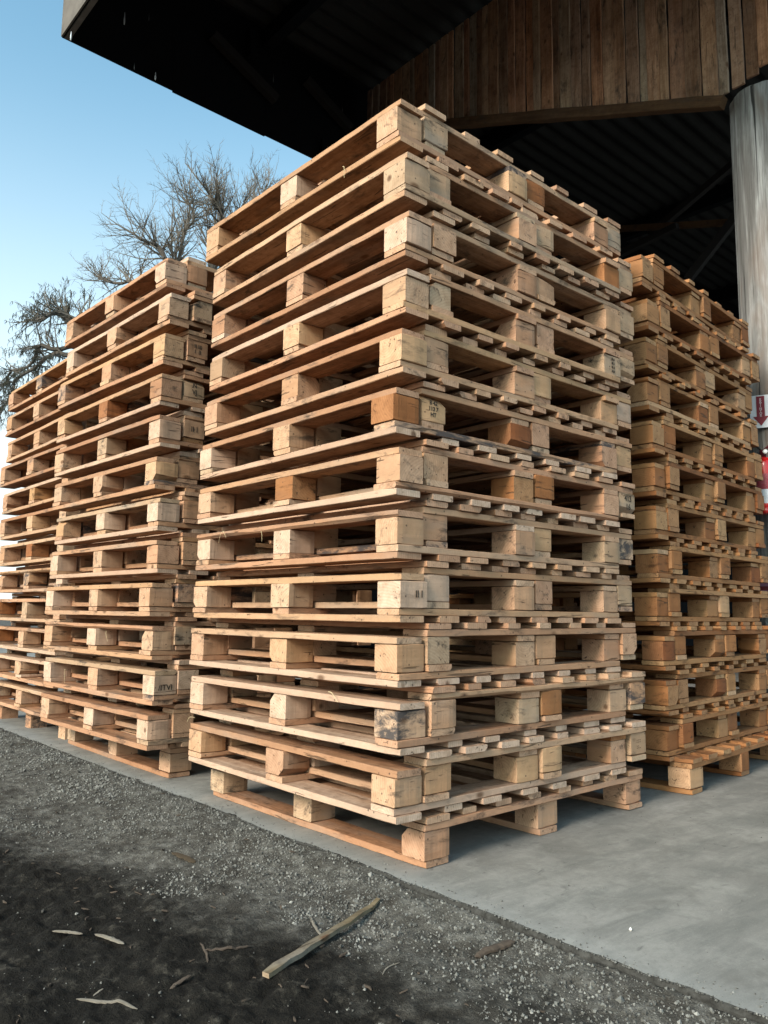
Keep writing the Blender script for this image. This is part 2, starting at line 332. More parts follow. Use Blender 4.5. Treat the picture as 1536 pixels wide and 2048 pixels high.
# ------------------------------------------------------------------ slab and ground
def concrete():
    m,nt,p=newmat('concrete'); g=G(nt); tc=g.n('ShaderNodeTexCoord'); O=tc.outputs['Object']
    a=g.noise(O,1.1,6,.65,.4); b=g.noise(g.vm('MULTIPLY',O,(1.2,4.5,1)),2.2,6,.7,.5); c=g.noise(O,45,6,.75); d=g.noise(O,260,2,.6)
    colr=g.ramp(a,[(.3,(.175,.166,.153)),(.5,(.232,.222,.206)),(.72,(.305,.293,.273))])
    colr=g.mix(g.mr(b,.42,.62,0,.6),colr,(.125,.127,.118,1))
    colr=g.mix(g.mr(c,.3,.75,0,.35),colr,(.12,.12,.117,1))
    colr=g.mix(g.mr(d,.55,.8,0,.3),colr,(.40,.40,.385,1))
    fp=g.noise(O,4.5,6,.75,.6); colr=g.mix(g.mr(fp,.52,.64,0,.5),colr,(.135,.13,.118,1)); du=g.noise(O,6,7,.8,.2); colr=g.mix(g.mr(du,.5,.66,0,.3),colr,(.36,.35,.325,1)); sp=g.noise(g.vm('MULTIPLY',O,(1,1.6,1)),11,4,.6,.8); colr=g.mix(g.mr(sp,.64,.74,0,.6),colr,(.055,.055,.053,1))
    # pale worn rim along the slab edge
    sx=g.n('ShaderNodeSeparateXYZ'); g.set(sx.inputs[0],O); rim=g.mr(g.math('ADD',sx.outputs[0],g.math('MULTIPLY',a,.10)),.05,.16,.35,0)
    colr=g.mix(rim,colr,(.34,.345,.335,1))
    gn_=g.n('ShaderNodeNewGeometry'); gs_=g.n('ShaderNodeSeparateXYZ'); g.set(gs_.inputs[0],gn_.outputs['True Normal']); side=g.math('MULTIPLY',g.mr(gs_.outputs[2],.90,.999,1,0),g.mr(c,.35,.65,1,.8)); colr=g.mix(side,colr,(.02,.019,.017,1))  # dirty slab side and chamfer, darkened further to paint the edge's shadow line
    g.set(p.inputs['Base Color'],colr); p.inputs['Roughness'].default_value=.85; p.inputs['Specular IOR Level'].default_value=.2
    h=g.math('ADD',g.math('MULTIPLY',a,1.5),g.math('ADD',g.math('MULTIPLY',c,.35),g.math('MULTIPLY',d,.2))); bump(g,p,h,.6,.004)
    return m
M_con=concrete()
bm=bmesh.new()
def edge_x(y): return .0+noise.noise(Vector((y*2.3,1,0)))*.02+noise.noise(Vector((y*11,5,0)))*.009+noise.noise(Vector((y*45,9,0)))*.004
ys=[-9+i*.5 for i in range(15)]+[-1.6+i*.012 for i in range(540)]+[5+i*.5 for i in range(25)]
ys=sorted(set(round(y,4) for y in ys))
prev=None
for y in ys:
    ex=edge_x(y); dz=-abs(noise.noise(Vector((y*20,3,3))))*.003
    cur=[bm.verts.new(c) for c in((ex+.014+noise.noise(Vector((y*30,2,2)))*.008,y,-.16),(ex+.002,y,-.010+dz),(ex+.005,y,-.002+dz),(ex+.009,y,0),(.6,y,0),(16,y,0))]
    if prev:
        for i in range(5): bm.faces.new((prev[i],cur[i],cur[i+1],prev[i+1]))
    prev=cur
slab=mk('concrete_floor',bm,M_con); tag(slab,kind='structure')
for f in slab.data.polygons: f.use_smooth=False
# dirt
A1=at(0,1690,2,-.05); A2=at(330,1775,2,-.05); A3=at(620,1880,2,-.05); A4=at(1000,2060,2,-.05)
def soil_edge(y):   # x of the boundary between pale gravelly dirt and black soil
    pts=[(-6,-.10),(A4.y,A4.x),(A3.y,A3.x),(A2.y,A2.x),(A1.y,A1.x),(9,-1.9)]
    for (ya,xa),(yb,xb) in zip(pts,pts[1:]):
        if ya<=y<=yb: return xa+(xb-xa)*(y-ya)/(yb-ya)
    return pts[-1][1]
def gz(x,y):   # height of the dirt
    near=max(0,min(1,(x+.42)/.40)); up=max(0,min(1,(y+.1)/1.0))
    z=-.052+near*(.020+.024*up)
    z+=noise.noise(Vector((x*2.2,y*2.2,0)))*.018+noise.noise(Vector((x*8,y*8,4)))*.008
    if y>-3 and y<7 and x>-3:
        z+=noise.noise(Vector((x*26,y*26,9)))*.0062+noise.noise(Vector((x*60,y*60,2)))*.0038
        s=soil_edge(y)-x
        if s>0: z-=min(.02,s*.05); z+=(abs(noise.noise(Vector((x*14,y*14,7))))*.024+abs(noise.noise(Vector((x*33,y*33,3))))*.010)*min(1,s*8)
    if y>-3 and y<7 and x>-.2:
        e=edge_x(y); t=max(0,min(1,(x-e+.13)/.12)); lim=-.003 if y>.3 else -.003-.011*min(1,(.3-y)/.5)
        z=z*(1-t)+t*(lim+noise.noise(Vector((x*26,y*26,9)))*.007+noise.noise(Vector((x*6,y*6,19)))*.006)
        if x>e+.012: z=-.12
    elif x>.03: z=-.12
    return z
def axis(a,b,st,lo,hi):
    v=[]; x=a
    while x<b: v.append(x); x+=st
    v.append(b); s=st*2; x=a
    left=[]
    while x>lo: x-=s; left.append(x); s*=1.45
    s=st*2; x=b; right=[]
    while x<hi: x+=s; right.append(x); s*=1.45
    return left[::-1]+v+right
xs=axis(-1.35,.06,.0085,-500,500)
ys=axis(-1.25,2.2,.010,-500,500)
ys=sorted(set([y for y in ys if y<=2.2]+[2.2+i*.04 for i in range(1,70)]+[y for y in ys if y>5]))
bm=bmesh.new(); grid=[[bm.verts.new((x,y,gz(x,y))) for y in ys] for x in xs]
for i in range(len(xs)-1):
    for j in range(len(ys)-1): bm.faces.new((grid[i][j],grid[i+1][j],grid[i+1][j+1],grid[i][j+1]))
def dirt():
    m,nt,p=newmat('dirt'); g=G(nt); tc=g.n('ShaderNodeTexCoord'); O=tc.outputs['Object']
    sx=g.n('ShaderNodeSeparateXYZ'); g.set(sx.inputs[0],O); X,Y=sx.outputs[0],sx.outputs[1]
    cr=g.n('ShaderNodeFloatCurve')
    big=g.noise(O,3.2,6,.68,.4)
    # boundary x as a piecewise function of y, the same as soil_edge()
    pts=[(-6,-.10),(A4.y,A4.x),(A3.y,A3.x),(A2.y,A2.x),(A1.y,A1.x),(9,-1.9)]
    b=None
    for (ya,xa),(yb,xb) in zip(pts,pts[1:]):
        mrn=g.n('ShaderNodeMapRange'); g.set(mrn.inputs[0],Y); mrn.inputs[1].default_value=ya; mrn.inputs[2].default_value=yb; mrn.inputs[3].default_value=0; mrn.inputs[4].default_value=xb-xa
        b=mrn.outputs[0] if b is None else g.math('ADD',b,mrn.outputs[0])
    b=g.math('ADD',b,pts[0][1])
    s=g.math('SUBTRACT',X,b); s=g.math('ADD',s,g.math('ADD',g.math('MULTIPLY',g.math('SUBTRACT',big,.5),.9),g.math('MULTIPLY',g.math('SUBTRACT',g.noise(O,16,6,.8),.5),.35)))
    dry=g.mr(s,-.12,.16,0,1)
    f1=g.noise(O,22,6,.75); f2=g.noise(O,120,4,.7); f3=g.noise(O,7,5,.65,.6)
    pale=g.ramp(f1,[(.3,(.035,.032,.028)),(.5,(.098,.093,.083)),(.7,(.20,.193,.177))])
    pale=g.mix(g.mr(f3,.46,.62,0,.8),pale,(.045,.04,.034,1)); pale=g.mix(g.mr(f2,.55,.72,0,.4),pale,(.22,.213,.195,1))
    soil=g.ramp(f1,[(.3,(.006,.0055,.005)),(.55,(.016,.0145,.0125)),(.68,(.06,.054,.045))])
    soil=g.mix(g.mr(f2,.62,.8,0,.35),soil,(.08,.075,.066,1))
    c=g.mix(dry,soil,pale)
    g.set(p.inputs['Base Color'],c); p.inputs['Roughness'].default_value=.95; p.inputs['Specular IOR Level'].default_value=.12
    bump(g,p,g.math('ADD',f1,g.math('MULTIPLY',f2,.5)),1.0,.014)
    return m
gr=mk('ground',bm,dirt(),smooth=True); tag(gr,kind='structure')
# gravel
def gravel():
    m,nt,p=newmat('gravel'); g=G(nt); geo=g.n('ShaderNodeNewGeometry')
    c=g.ramp(geo.outputs['Random Per Island'],[(0,(.045,.042,.037)),(.35,(.10,.097,.088)),(.6,(.15,.15,.14)),(.88,(.19,.186,.172)),(.97,(.235,.232,.217)),(1,(.31,.305,.285))])
    g.set(p.inputs['Base Color'],c); p.inputs['Roughness'].default_value=.9; return m
def chip(bm,c,s,r,flat=.6):
    q=Matrix.Rotation(r.uniform(0,6.3),3,(r.gauss(0,1),r.gauss(0,1),r.gauss(0,1)+.01))
    d=[(1,0,0),(-1,0,0),(0,1,0),(0,-1,0),(0,0,1),(0,0,-1)]
    v=[bm.verts.new(Vector(c)+q@(Vector(a)*s*r.uniform(.55,1.2))) for a in d]
    for a in((0,2,4),(2,1,4),(1,3,4),(3,0,4),(2,0,5),(1,2,5),(3,1,5),(0,3,5)): bm.faces.new([v[i] for i in a])
r=random.Random(3); bm=bmesh.new(); n=0
while n<46000:
    y=-1.2+r.random()**1.5*6.0; x=-r.random()**1.25*1.35+.01
    if x>edge_x(y)-.004: continue
    d=noise.noise(Vector((x*3.1,y*3.1,5)))+.5*noise.noise(Vector((x*9,y*9,1)))
    dens=.08+max(0,d)*1.8+max(0,.35-abs(x+.12)*1.6)
    if x<soil_edge(y)-.25*noise.noise(Vector((x*3,y*3,8))): dens*=.035
    if r.random()>dens: continue
    s=.0012+.0046*r.random()**4*(1 if y<1.5 else 1.3)
    if r.random()<.008: s*=1.9
    chip(bm,(x,y,gz(x,y)+s*.3),s,r); n+=1
for i_ in range(2600):
    y=-1.2+r.random()**1.4*5; x=edge_x(y)+r.random()**2.5*.10*(1+noise.noise(Vector((y*5,2,2)))*1.5)
    if r.random()<.5 or x<.012: chip(bm,(x,y,.001),.0010+.0028*r.random()**3,r)
for i_ in range(260):
    x=r.uniform(.05,2.5); y=-1.1+r.random()*1.2; chip(bm,(x,y,.0008),.0009+.002*r.random()**3,r)
tag(mk('gravel',bm,gravel()),'grey crushed gravel scattered over the dirt beside the concrete floor','gravel',kind='stuff')
# small litter in the soil
M_bark=plain('bark',(.085,.065,.05),.95,0,30,.7,(.03,.022,.018),.002)
M_chip=plain('pale_chip',(.20,.18,.15),.9,0,30,.6,(.12,.10,.08),.002)
bm=bmesh.new(); r=random.Random(9)
for i in range(420):
    y=-1.2+r.random()**1.3*4.5; x=-r.random()*1.3-.02
    if x>soil_edge(y)+.12 and r.random()<.85: continue
    L=r.uniform(.006,.024); wd=L*r.uniform(.12,.4)
    mt=Matrix.Translation((x,y,gz(x,y)+.003))@Matrix.Rotation(r.uniform(0,6.3),4,'Z')@Matrix.Rotation(r.uniform(-.35,.35),4,'Y')
    k_=r.uniform(-.3,.3)*L; pr=[(-.5,.15,0),(-.2,.5,.2),(.1,.42,1),(.35,.3,.6),(.5,.06,0)]
    ring_loft(bm,[[mt@Vector((f*L,k_*q_*.5+wd*h_*r.uniform(.7,1.1)*sy,(sz)*(.0008+wd*.10)+.001*q_)) for sy,sz in((-1,-1),(1,-1),(.7,1),(-.6,1))] for f,h_,q_ in pr])
tag(mk('bark_litter',bm,M_bark),'small dark bark flakes and chips strewn over the black soil','bark litter',kind='stuff')
def stick(u0,v0,u1,v1,wd,th,mat,name,label,cat,seed,taper=.6,group=None,bend=.035,sides=6):
    def gp(u,v):
        q=at(u,v,2,-.04)
        for _ in range(6): q=at(u,v,2,gz(q.x,q.y)+th*.5)
        return q
    a=gp(u0,v0); b=gp(u1,v1)
    r=random.Random(seed); bm=bmesh.new(); n=12; rings=[]; d=(b-a); L=d.length; d.normalize(); sd_=Vector((-d.y,d.x,0)).normalized(); up=sd_.cross(d)*-1
    if up.z<0: up=-up
    for i in range(n+1):
        f=i/n; c=a.lerp(b,f)-a+sd_*math.sin(f*3.14)*bend*L+sd_*r.uniform(-.1,.1)*wd
        gx=a+c; c.z=max(c.z,gz(gx.x,gx.y)+th*.35-a.z)
        s=(1-(1-taper)*abs(2*f-1)**2)*(.25 if i in(0,n) else 1)
        if name=='wooden_stake': s=(1-.35*f)*(.8 if i in(0,n) else 1)
        rings.append([c+(sd_*math.cos(t)*wd*.5*s*r.uniform(.85,1.1)+up*math.sin(t)*th*.5*s*r.uniform(.85,1.1)) for t in [2*math.pi*(k+.5)/sides for k in range(sides)]])
    ring_loft(bm,rings); o=mk(name,bm,mat); o.location=a; tag(o,label,cat,group); return o
M_stake=wood('stake_wood',[(.20,.165,.11),(.24,.20,.13),(.18,.15,.10)],.7,grey=.2)
stick(530,1950,757,1805,.033,.018,M_stake,'wooden_stake','long weathered grey-brown wooden stake lying across the dirt','wooden stake',1,bend=0,sides=4)
stick(645,1873,622,1833,.009,.004,M_chip,'wood_splinter','thin split wood splinter leaning beside the middle of the long stake','wood splinter',2)
G_='loose wood pieces on the soil'
stick(105,1862,165,1868,.012,.006,M_chip,'bark_piece','pale flat bark piece at the far left of the black soil','bark piece',3,group=G_)
stick(190,1868,248,1888,.014,.007,M_chip,'bark_piece','pale curved bark piece just right of the leftmost one on the soil','bark piece',4,group=G_)
stick(340,1978,382,1950,.012,.005,M_bark,'bark_piece','brown bark sliver pointing at the stake on the black soil','bark piece',5,group=G_)
stick(152,1998,275,2018,.011,.006,M_chip,'bark_piece','long pale wood sliver nearest the bottom left on black soil','bark piece',6,group=G_)
stick(186,1992,207,1977,.005,.003,M_chip,'bark_piece','tiny pale splinter just above the long pale sliver','bark piece',7,group=G_)
stick(408,1900,503,1893,.012,.006,M_bark,'bark_piece','crooked dark twig left of the long stake','bark piece',8,bend=-.15,group=G_)
stick(400,1885,416,1925,.007,.004,M_bark,'bark_piece','short forked twig end beside the crooked dark twig','bark piece',9,group=G_)
stick(950,1913,1030,1882,.030,.012,M_bark,'bark_piece','thick black bark slab among gravel near the concrete edge','bark piece',10,group=G_)
stick(765,1950,800,1925,.004,.003,M_chip,'bark_piece','thin pale curved root end on dirt right of the stake','bark piece',11,group=G_,bend=.15)
stick(190,1522,222,1526,.035,.004,plain('moss_leaf',(.05,.06,.03),.8),'dry_leaf','dark green dead leaf on the concrete edge before the left stacks','leaf',12)
stick(345,1705,390,1725,.03,.004,plain('brown_leaf',(.07,.05,.03),.9),'dry_leaf','brown flattened leaf in the middle of the gravelly dirt','leaf',13)
bm=bmesh.new(); chip(bm,(0,0,.004),.0055,random.Random(2)); o=mk('pebble',bm,plain('white_pebble',(.75,.74,.70),.6)); o.location=at(1261,1862,2,0); tag(o,'tiny white pebble alone on the grey concrete floor','pebble')
bm=bmesh.new(); chip(bm,(0,0,.002),.012,random.Random(4)); o=mk('pebble',bm,plain('white_stone',(.5,.5,.48),.7)); q=at(892,1811,2,-.03); q.z=gz(q.x,q.y); o.location=q; tag(o,'pale stone in the gravel right below the concrete edge','pebble')
# ------------------------------------------------------------------ shed
YG=4.0; XC=.211; ZR=5.97; Z0=4.995
shed=empty('shed_roof',(XC,YG,Z0)); tag(shed,'large dark open-sided shed roof above the pallets with corrugated sheets','shed roof')
def child(name,bm,mat,par,smooth=False):
    o=mk(name,bm,mat,par,smooth); o.matrix_parent_inverse=Matrix.Translation(-Vector(par.location)); return o
# corrugated sheets, ridges along X
bm=bmesh.new(); prof=[]; y=YG+.02; i=0
YF=-2.6
while y>YF: prof.append((y,.018*math.sin(2*math.pi*y/.172))); y-=.172/8
for (ya,za),(yb,zb) in zip(prof,prof[1:]):
    a=[bm.verts.new(c) for c in((XC,ya,ZR+.03+za),(15,ya,ZR+.03+za),(15,yb,ZR+.03+zb),(XC,yb,ZR+.03+zb))]; bm.faces.new(a)
    a=[bm.verts.new(c) for c in((XC,ya,ZR+.033+za),(XC,yb,ZR+.033+zb),(15,yb,ZR+.033+zb),(15,ya,ZR+.033+za))]; bm.faces.new(a)
child('roof_sheet',bm,M_roof,shed,True)
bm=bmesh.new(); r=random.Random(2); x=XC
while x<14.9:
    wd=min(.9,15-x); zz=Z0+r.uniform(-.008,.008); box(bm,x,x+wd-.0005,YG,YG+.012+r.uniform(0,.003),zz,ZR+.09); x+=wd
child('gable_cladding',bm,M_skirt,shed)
bm=bmesh.new(); y=YG-.002
while y>YF:
    box(bm,XC-.012,XC,y-.896,y,Z0+r.uniform(-.003,.003),ZR+.06); y-=.9
child('side_cladding',bm,M_fas,shed)
bm=bmesh.new(); box(bm,XC+.001,XC+.01,YF,YG-.003,Z0+.004,ZR); child('side_lining',bm,M_skirt,shed)
bm=bmesh.new(); box(bm,XC+.012,XC+.05,YF,YG-.003,Z0-.004,Z0+.05); child('side_rail',bm,M_fas,shed)
for xx,d in ((1.93,.16),(4.6,.2),(7.5,.2),(10.5,.2)):
    bm=bmesh.new(); box(bm,xx,xx+.10,YF+.02,YG-.06,ZR-d,ZR-.002); child('rafter',bm,M_skirt,shed)
def bar(name,a,b,wd,mat,par):
    bm=bmesh.new(); a=Vector(a); b=Vector(b); tube(bm,[a,b],wd*.7071,4); return child(name,bm,mat,par)
bar('brace',at(425,70,1,YG-.08),at(552,200,1,YG-.08),.075,M_steel,shed)
bar('brace',at(612,160,1,YG-.08),at(700,258,1,YG-.08),.075,M_steel,shed)
bar('post',at(502,60,1,YG-.1),at(504,112,1,YG-.1),.07,M_skirt,shed)
# added side and back walls that keep the shed interior dark
dw=mk('added_back_wall',(lambda bm:(box(bm,14.9,15,YF,YG-.02,0,ZR-.03),bm)[1])(bmesh.new()),M_skirt); tag(dw,'added black wall closing the deep end of the shed to darken it','wall')
dw=mk('added_side_wall',(lambda bm:(box(bm,2.62,14.88,YG-.06,YG-.02,0,Z0+.2),bm)[1])(bmesh.new()),M_skirt); tag(dw,'added black side wall behind the right stack to darken the shed depth','wall')
# board wall hung above the right stack
XW=3.15
pA=at(1455,208,0,XW); pB=at(960,247,0,XW)      # bottom line of the boards
def zbot(y): return pA.z+(pB.z-pA.z)*(y-pA.y)/(pB.y-pA.y)
bw=empty('board_wall',(XW,pA.y,pA.z)); tag(bw,'wall of old vertical brown boards hanging above the right stack','board wall')
r=random.Random(21); y=YG-.1; bm_l=[]
bm=bmesh.new(); nb=0; WALLM=[W_B]
def wall_board(y0,wd,zb,zt,i):
    bm=bmesh.new(); r_=random.Random(i)
    plank(bm,zt-zb,wd,.02,r_,seg=10,bev=.002,jit=.004,waney=.2)
    o=mk('board',bm,W_B); o.parent=bw
    o.location=(r_.uniform(0,.012),y0-wd/2-pA.y,(zt+zb)/2-pA.z); o.rotation_euler=(0,-math.pi/2,0); return o
# boards: local X -> world Z ; thickness along world X, facing the camera side (-X)
i=0
while y>-1.7:
    wd=r.choice((.055,.065,.08,.09,.105)); zb=zbot(max(y-wd*.5,pA.y+.02))+.005
    if y<pA.y+.05: zb=pA.z+.05+r.uniform(0,.03)+max(0,(.28-abs(y-.12)))*.25
    wall_board(y,wd,zb,ZR-.06,100+i); y-=wd+r.uniform(.002,.018); i+=1
a=pA.copy(); b=Vector((XW,YG-.15,zbot(YG-.15)))
bm=bmesh.new(); Lb=(b-a).length; plank(bm,Lb,.075,.07,random.Random(3),seg=20,bev=.004,jit=.005)
o=mk('bottom_beam',bm,M_beam); o.parent=bw
ang=math.atan2(b.z-a.z,b.y-a.y); o.location=((a+b)/2-pA)+Vector((-.09,0,-.012)); 
o.rotation_euler=Matrix(((0,0,1),(math.cos(ang),-math.sin(ang),0),(math.sin(ang),math.cos(ang),0))).to_euler()
o.rotation_euler=(Matrix(((0,0,1),(math.cos(ang),math.sin(ang)*-1,0),(math.sin(ang),math.cos(ang),0)))).to_euler()
# far beams behind
bf=empty('roof_truss',(6.2,1.5,4)); tag(bf,'dim wooden truss with diagonal braces in the dark behind the right stack','truss')
def bchild(name,a,b,wd,mat,par):
    bm=bmesh.new(); a=Vector(a)-Vector(par.location); b=Vector(b)-Vector(par.location); tube(bm,[a,b],wd*.7071,4); o=mk(name,bm,mat,par); return o
bchild('chord',at(1180,461,0,6.2),at(1500,443,0,6.2),.06,M_beam,bf)
bchild('brace',at(1215,520,0,6.1),at(1355,452,0,6.1),.07,M_steel,bf)
bchild('brace',at(1375,560,0,6.1),at(1475,430,0,6.1),.08,M_steel,bf)
bchild('brace',at(1300,470,0,6.3),at(1500,300,0,6.3),.07,M_steel,bf)
# ------------------------------------------------------------------ pole
def pole_mat():
    m,nt,p=newmat('weathered_pole'); g=G(nt); tc=g.n('ShaderNodeTexCoord'); O=tc.outputs['Object']
    a=g.noise(g.vm('MULTIPLY',O,(9,9,.9)),1,6,.65,.8); b=g.noise(g.vm('MULTIPLY',O,(40,40,1.8)),1,5,.65,.4); c=g.noise(g.vm('MULTIPLY',O,(4,4,.8)),1,4,.6,.6)
    k=g.ramp(a,[(.3,(.08,.07,.062)),(.45,(.23,.222,.215)),(.6,(.40,.40,.40)),(.8,(.54,.545,.54))])
    k=g.mix(g.mr(b,.38,.62,0,.75),k,(.11,.105,.10,1)); bb=g.noise(g.vm('MULTIPLY',O,(110,110,5)),1,4,.7); k=g.mix(g.mr(bb,.45,.7,0,.5),k,(.09,.085,.08,1)); k=g.mix(g.mr(c,.54,.66,0,.6),k,(.16,.11,.08,1))
    cr=g.noise(g.vm('MULTIPLY',O,(48,48,.9)),1,3,.5,.8); crk=g.mr(cr,.64,.67,0,1); k=g.mix(crk,k,(.03,.028,.026,1))
    g.set(p.inputs['Base Color'],k); p.inputs['Roughness'].default_value=.75
    bump(g,p,g.math('SUBTRACT',g.math('ADD',a,b),crk),.7,.008); return m
PC=Vector((3.32,.20,0)); PR=.195
bm=bmesh.new(); rings=[]; NR=48
for i in range(61):
    f=i/60; z=f*4.03; rr_=PR*(1.0-.04*f)
    ring=[]
    for k in range(NR):
        t=2*math.pi*k/NR; d=rr_+noise.noise(Vector((math.cos(t)*1.5,math.sin(t)*1.5,z*.5)))*.012+noise.noise(Vector((math.cos(t)*9,math.sin(t)*9,z*.8)))*.004
        ring.append((d*math.cos(t),d*math.sin(t),z+(0 if i<60 else noise.noise(Vector((t*2,0,0)))*.02)))
    rings.append(ring)
rings.append([(x*.9,y*.9,z+.015) for x,y,z in rings[-1]])
ring_loft(bm,rings); pole=mk('timber_pole',bm,pole_mat(),smooth=True); pole.location=PC
tag(pole,'thick silver-grey weathered round timber pole at the right edge','pole')
bm=bmesh.new(); vsx=box(bm,-.24,.24,-.22,.22,0,.055); bmesh.ops.bevel(bm,geom=bm.edges[:],offset=.012,segments=2,affect='EDGES')
o=mk('pole_footing',bm,plain('dark_footing',(.05,.045,.04),.9,0,12,.6,(.02,.018,.015),.004)); o.location=(3.25,.22,.001); o.rotation_euler=(0,0,.5); tag(o,'dark dirty footing block under the timber pole','footing')
# direction from pole to camera
cdv=Vector((CAM.x-PC.x,CAM.y-PC.y,0)).normalized(); side=Vector((-cdv.y,cdv.x,0))    # side: towards the left of the photo? set by sign below
if side.dot(Rt)>0: side=-side
def polept(u,v,off):
    d=ray(u,v); # intersect with the plane facing the camera at distance off from the pole axis
    n=cdv; p0=Vector((PC.x,PC.y,0))+cdv*off; t=(p0-CAM).dot(n)/d.dot(n); return CAM+d*t
yaw_=math.atan2(cdv.y,cdv.x)
# sign
sc=polept(1521.5,823,PR+.006); 
sg=empty('extinguisher_sign',sc,yaw_+math.pi/2); tag(sg,'small white sign with a dark red down arrow on the pole','sign')
M_white=plain('sign_white',(.72,.72,.76),.5,0,10,.15,(.5,.5,.55)); M_mar=plain('sign_maroon',(.22,.012,.03),.5,0,10,.2)
bm=bmesh.new(); box(bm,-.058,.058,-.0015,.0015,-.098,.098); o=mk('plate',bm,M_white,sg)
bm=bmesh.new()
pl=[(-.022,.092),(-.022,-.03),(-.042,-.03),(0,-.086),(.042,-.03),(.022,-.03),(.022,.092)]
fr=[bm.verts.new((x,-.0045,z)) for x,z in pl]; bk=[bm.verts.new((x,-.002,z)) for x,z in pl]
bm.faces.new(fr); bm.faces.new(bk[::-1])
for i in range(7): bm.faces.new((fr[i],bk[i],bk[(i+1)%7],fr[(i+1)%7]))
bmesh.ops.recalc_face_normals(bm,faces=bm.faces[:])
mk('arrow',bm,M_mar,sg)
cu=bpy.data.curves.new('lettering','FONT'); cu.body='\n'.join('EXTINTOR'); cu.size=.0185; cu.align_x='CENTER'; cu.align_y='CENTER'; cu.extrude=.0004; cu.space_line=.76; cu.offset=.0006
tmp=bpy.data.objects.new('tmp',cu); me=bpy.data.meshes.new_from_object(tmp); bpy.data.objects.remove(tmp); me.materials.clear(); me.materials.append(plain('letter_pink',(.72,.52,.56),.5))
o=bpy.data.objects.new('lettering',me); col.objects.link(o); o.parent=sg; o.location=(0,-.0055,.022); o.rotation_euler=(R(90),0,0)
# fire extinguisher
ec_=polept(1532,1028,PR+.075); ex=empty('fire_extinguisher',ec_,yaw_+math.pi/2); tag(ex,'red fire extinguisher with white label hanging on the pole','fire extinguisher')
def redm():
    m,nt,p=newmat('red_paint'); p.inputs['Base Color'].default_value=(.55,.012,.012,1); p.inputs['Roughness'].default_value=.22; p.inputs['Coat Weight'].default_value=.5; return m
M_red=redm(); M_black=plain('black_plastic',(.02,.018,.018),.4); M_drk=plain('dark_red_lever',(.09,.012,.02),.4)
def lathe(bm,prof,n=32):
    rings=[[(r_*math.cos(2*math.pi*k/n),r_*math.sin(2*math.pi*k/n),z) for k in range(n)] for r_,z in prof]; ring_loft(bm,rings)
bm=bmesh.new(); lathe(bm,[(.052,0),(.058,.004),(.058,.022),(.054,.026),(.055,.03),(.057,.05),(.057,.27),(.054,.295),(.045,.313),(.03,.325),(.018,.33)]); mk('cylinder_body',bm,M_red,ex,True)
bm=bmesh.new(); lathe(bm,[(.0578,.055),(.0582,.056),(.0582,.135),(.0578,.136)]); lb=mk('label_band',bm,M_white,ex,True)
bm=bmesh.new(); lathe(bm,[(.0578,.137),(.0581,.138),(.0581,.225),(.0578,.226)]); mk('instruction_band',bm,plain('label_pink',(.34,.03,.05),.5,0,90,.6,(.5,.2,.22)),ex,True)
bm=bmesh.new(); lathe(bm,[(.016,.328),(.016,.345),(.02,.35),(.02,.368),(.012,.372)],16); vv=mk('valve',bm,M_drk,ex,True)
def exbar(name,a,b,w1,mat):
    bm=bmesh.new(); tube(bm,[a,(Vector(a)+Vector(b))/2+Vector((0,0,.002)),b],[w1,w1*.9,w1*.75],8); return mk(name,bm,mat,ex)
exbar('lever',(0,0,.365),(.075,-.02,.425),.008,M_drk); exbar('lever',(-.02,0,.36),(.09,-.02,.357),.009,M_drk)
exbar('bracket',(-.055,.02,.425),(-.01,.0,.372),.009,M_black)
bm=bmesh.new(); tube(bm,[(-.015,-.01,.355),(-.055,-.015,.345),(-.068,-.02,.31),(-.066,-.02,.22),(-.062,-.02,.14)],.008,10); mk('hose',bm,M_black,ex,True)
bm=bmesh.new(); lathe(bm,[(.002,-.004),(.013,-.004),(.013,.004),(.002,.004)],16); o=mk('gauge',bm,plain('gauge_white',(.85,.85,.85),.2),ex,True); o.location=(.012,-.028,.357); o.rotation_euler=(R(80),0,0)
# low panel
pc=polept(1536,1163,PR+.008); pn=empty('striped_panel',pc,yaw_+math.pi/2); tag(pn,'dark red panel with pale purple stripes low on the pole','panel')
bm=bmesh.new(); box(bm,-.045,.09,-.004,.004,-.085,.085); mk('board',bm,plain('maroon_board',(.11,.004,.008),.5),pn)
for q in (.02,-.02,-.06):
    bm=bmesh.new(); box(bm,-.044,.089,-.007,-.0045,q-.008,q+.010); mk('stripe',bm,plain('purple_stripe',(.20,.08,.12),.6),pn)
# drips
M_drip=plain('water_drop',(.75,.8,.85),.1)
for i,(u,v,L) in enumerate(((249,37,.10),(298,34,.06),(142,72,.07),(311,152,.065),(269,133,.05),(547,155,.09),(685,218,.05))):
    lab=['brightest water drip below the dark gable, near the roof corner','faint water drip just right of the brightest one','water drip at the roof corner against the sky','water drip crossing the roof edge line above open sky','faint water drip just above the roof edge','faint water drip before the braces mid gable','faint short water drip lowest, near the front stack top'][i]
    p=at(u,v,1,YG-.25); bm=bmesh.new(); tube(bm,[(0,0,-L/2),(0,0,-L*.2),(0,0,L/2)],[.004,.0065,.002] if i in(0,2,3) else [.0025,.0035,.001],8); o=mk('water_drip',bm,M_drip if i in (0,2,3) else plain('faint_drop',(.12,.13,.14),.2),smooth=True); o.location=p; tag(o,lab,'water drip','drips falling from the shed roof')
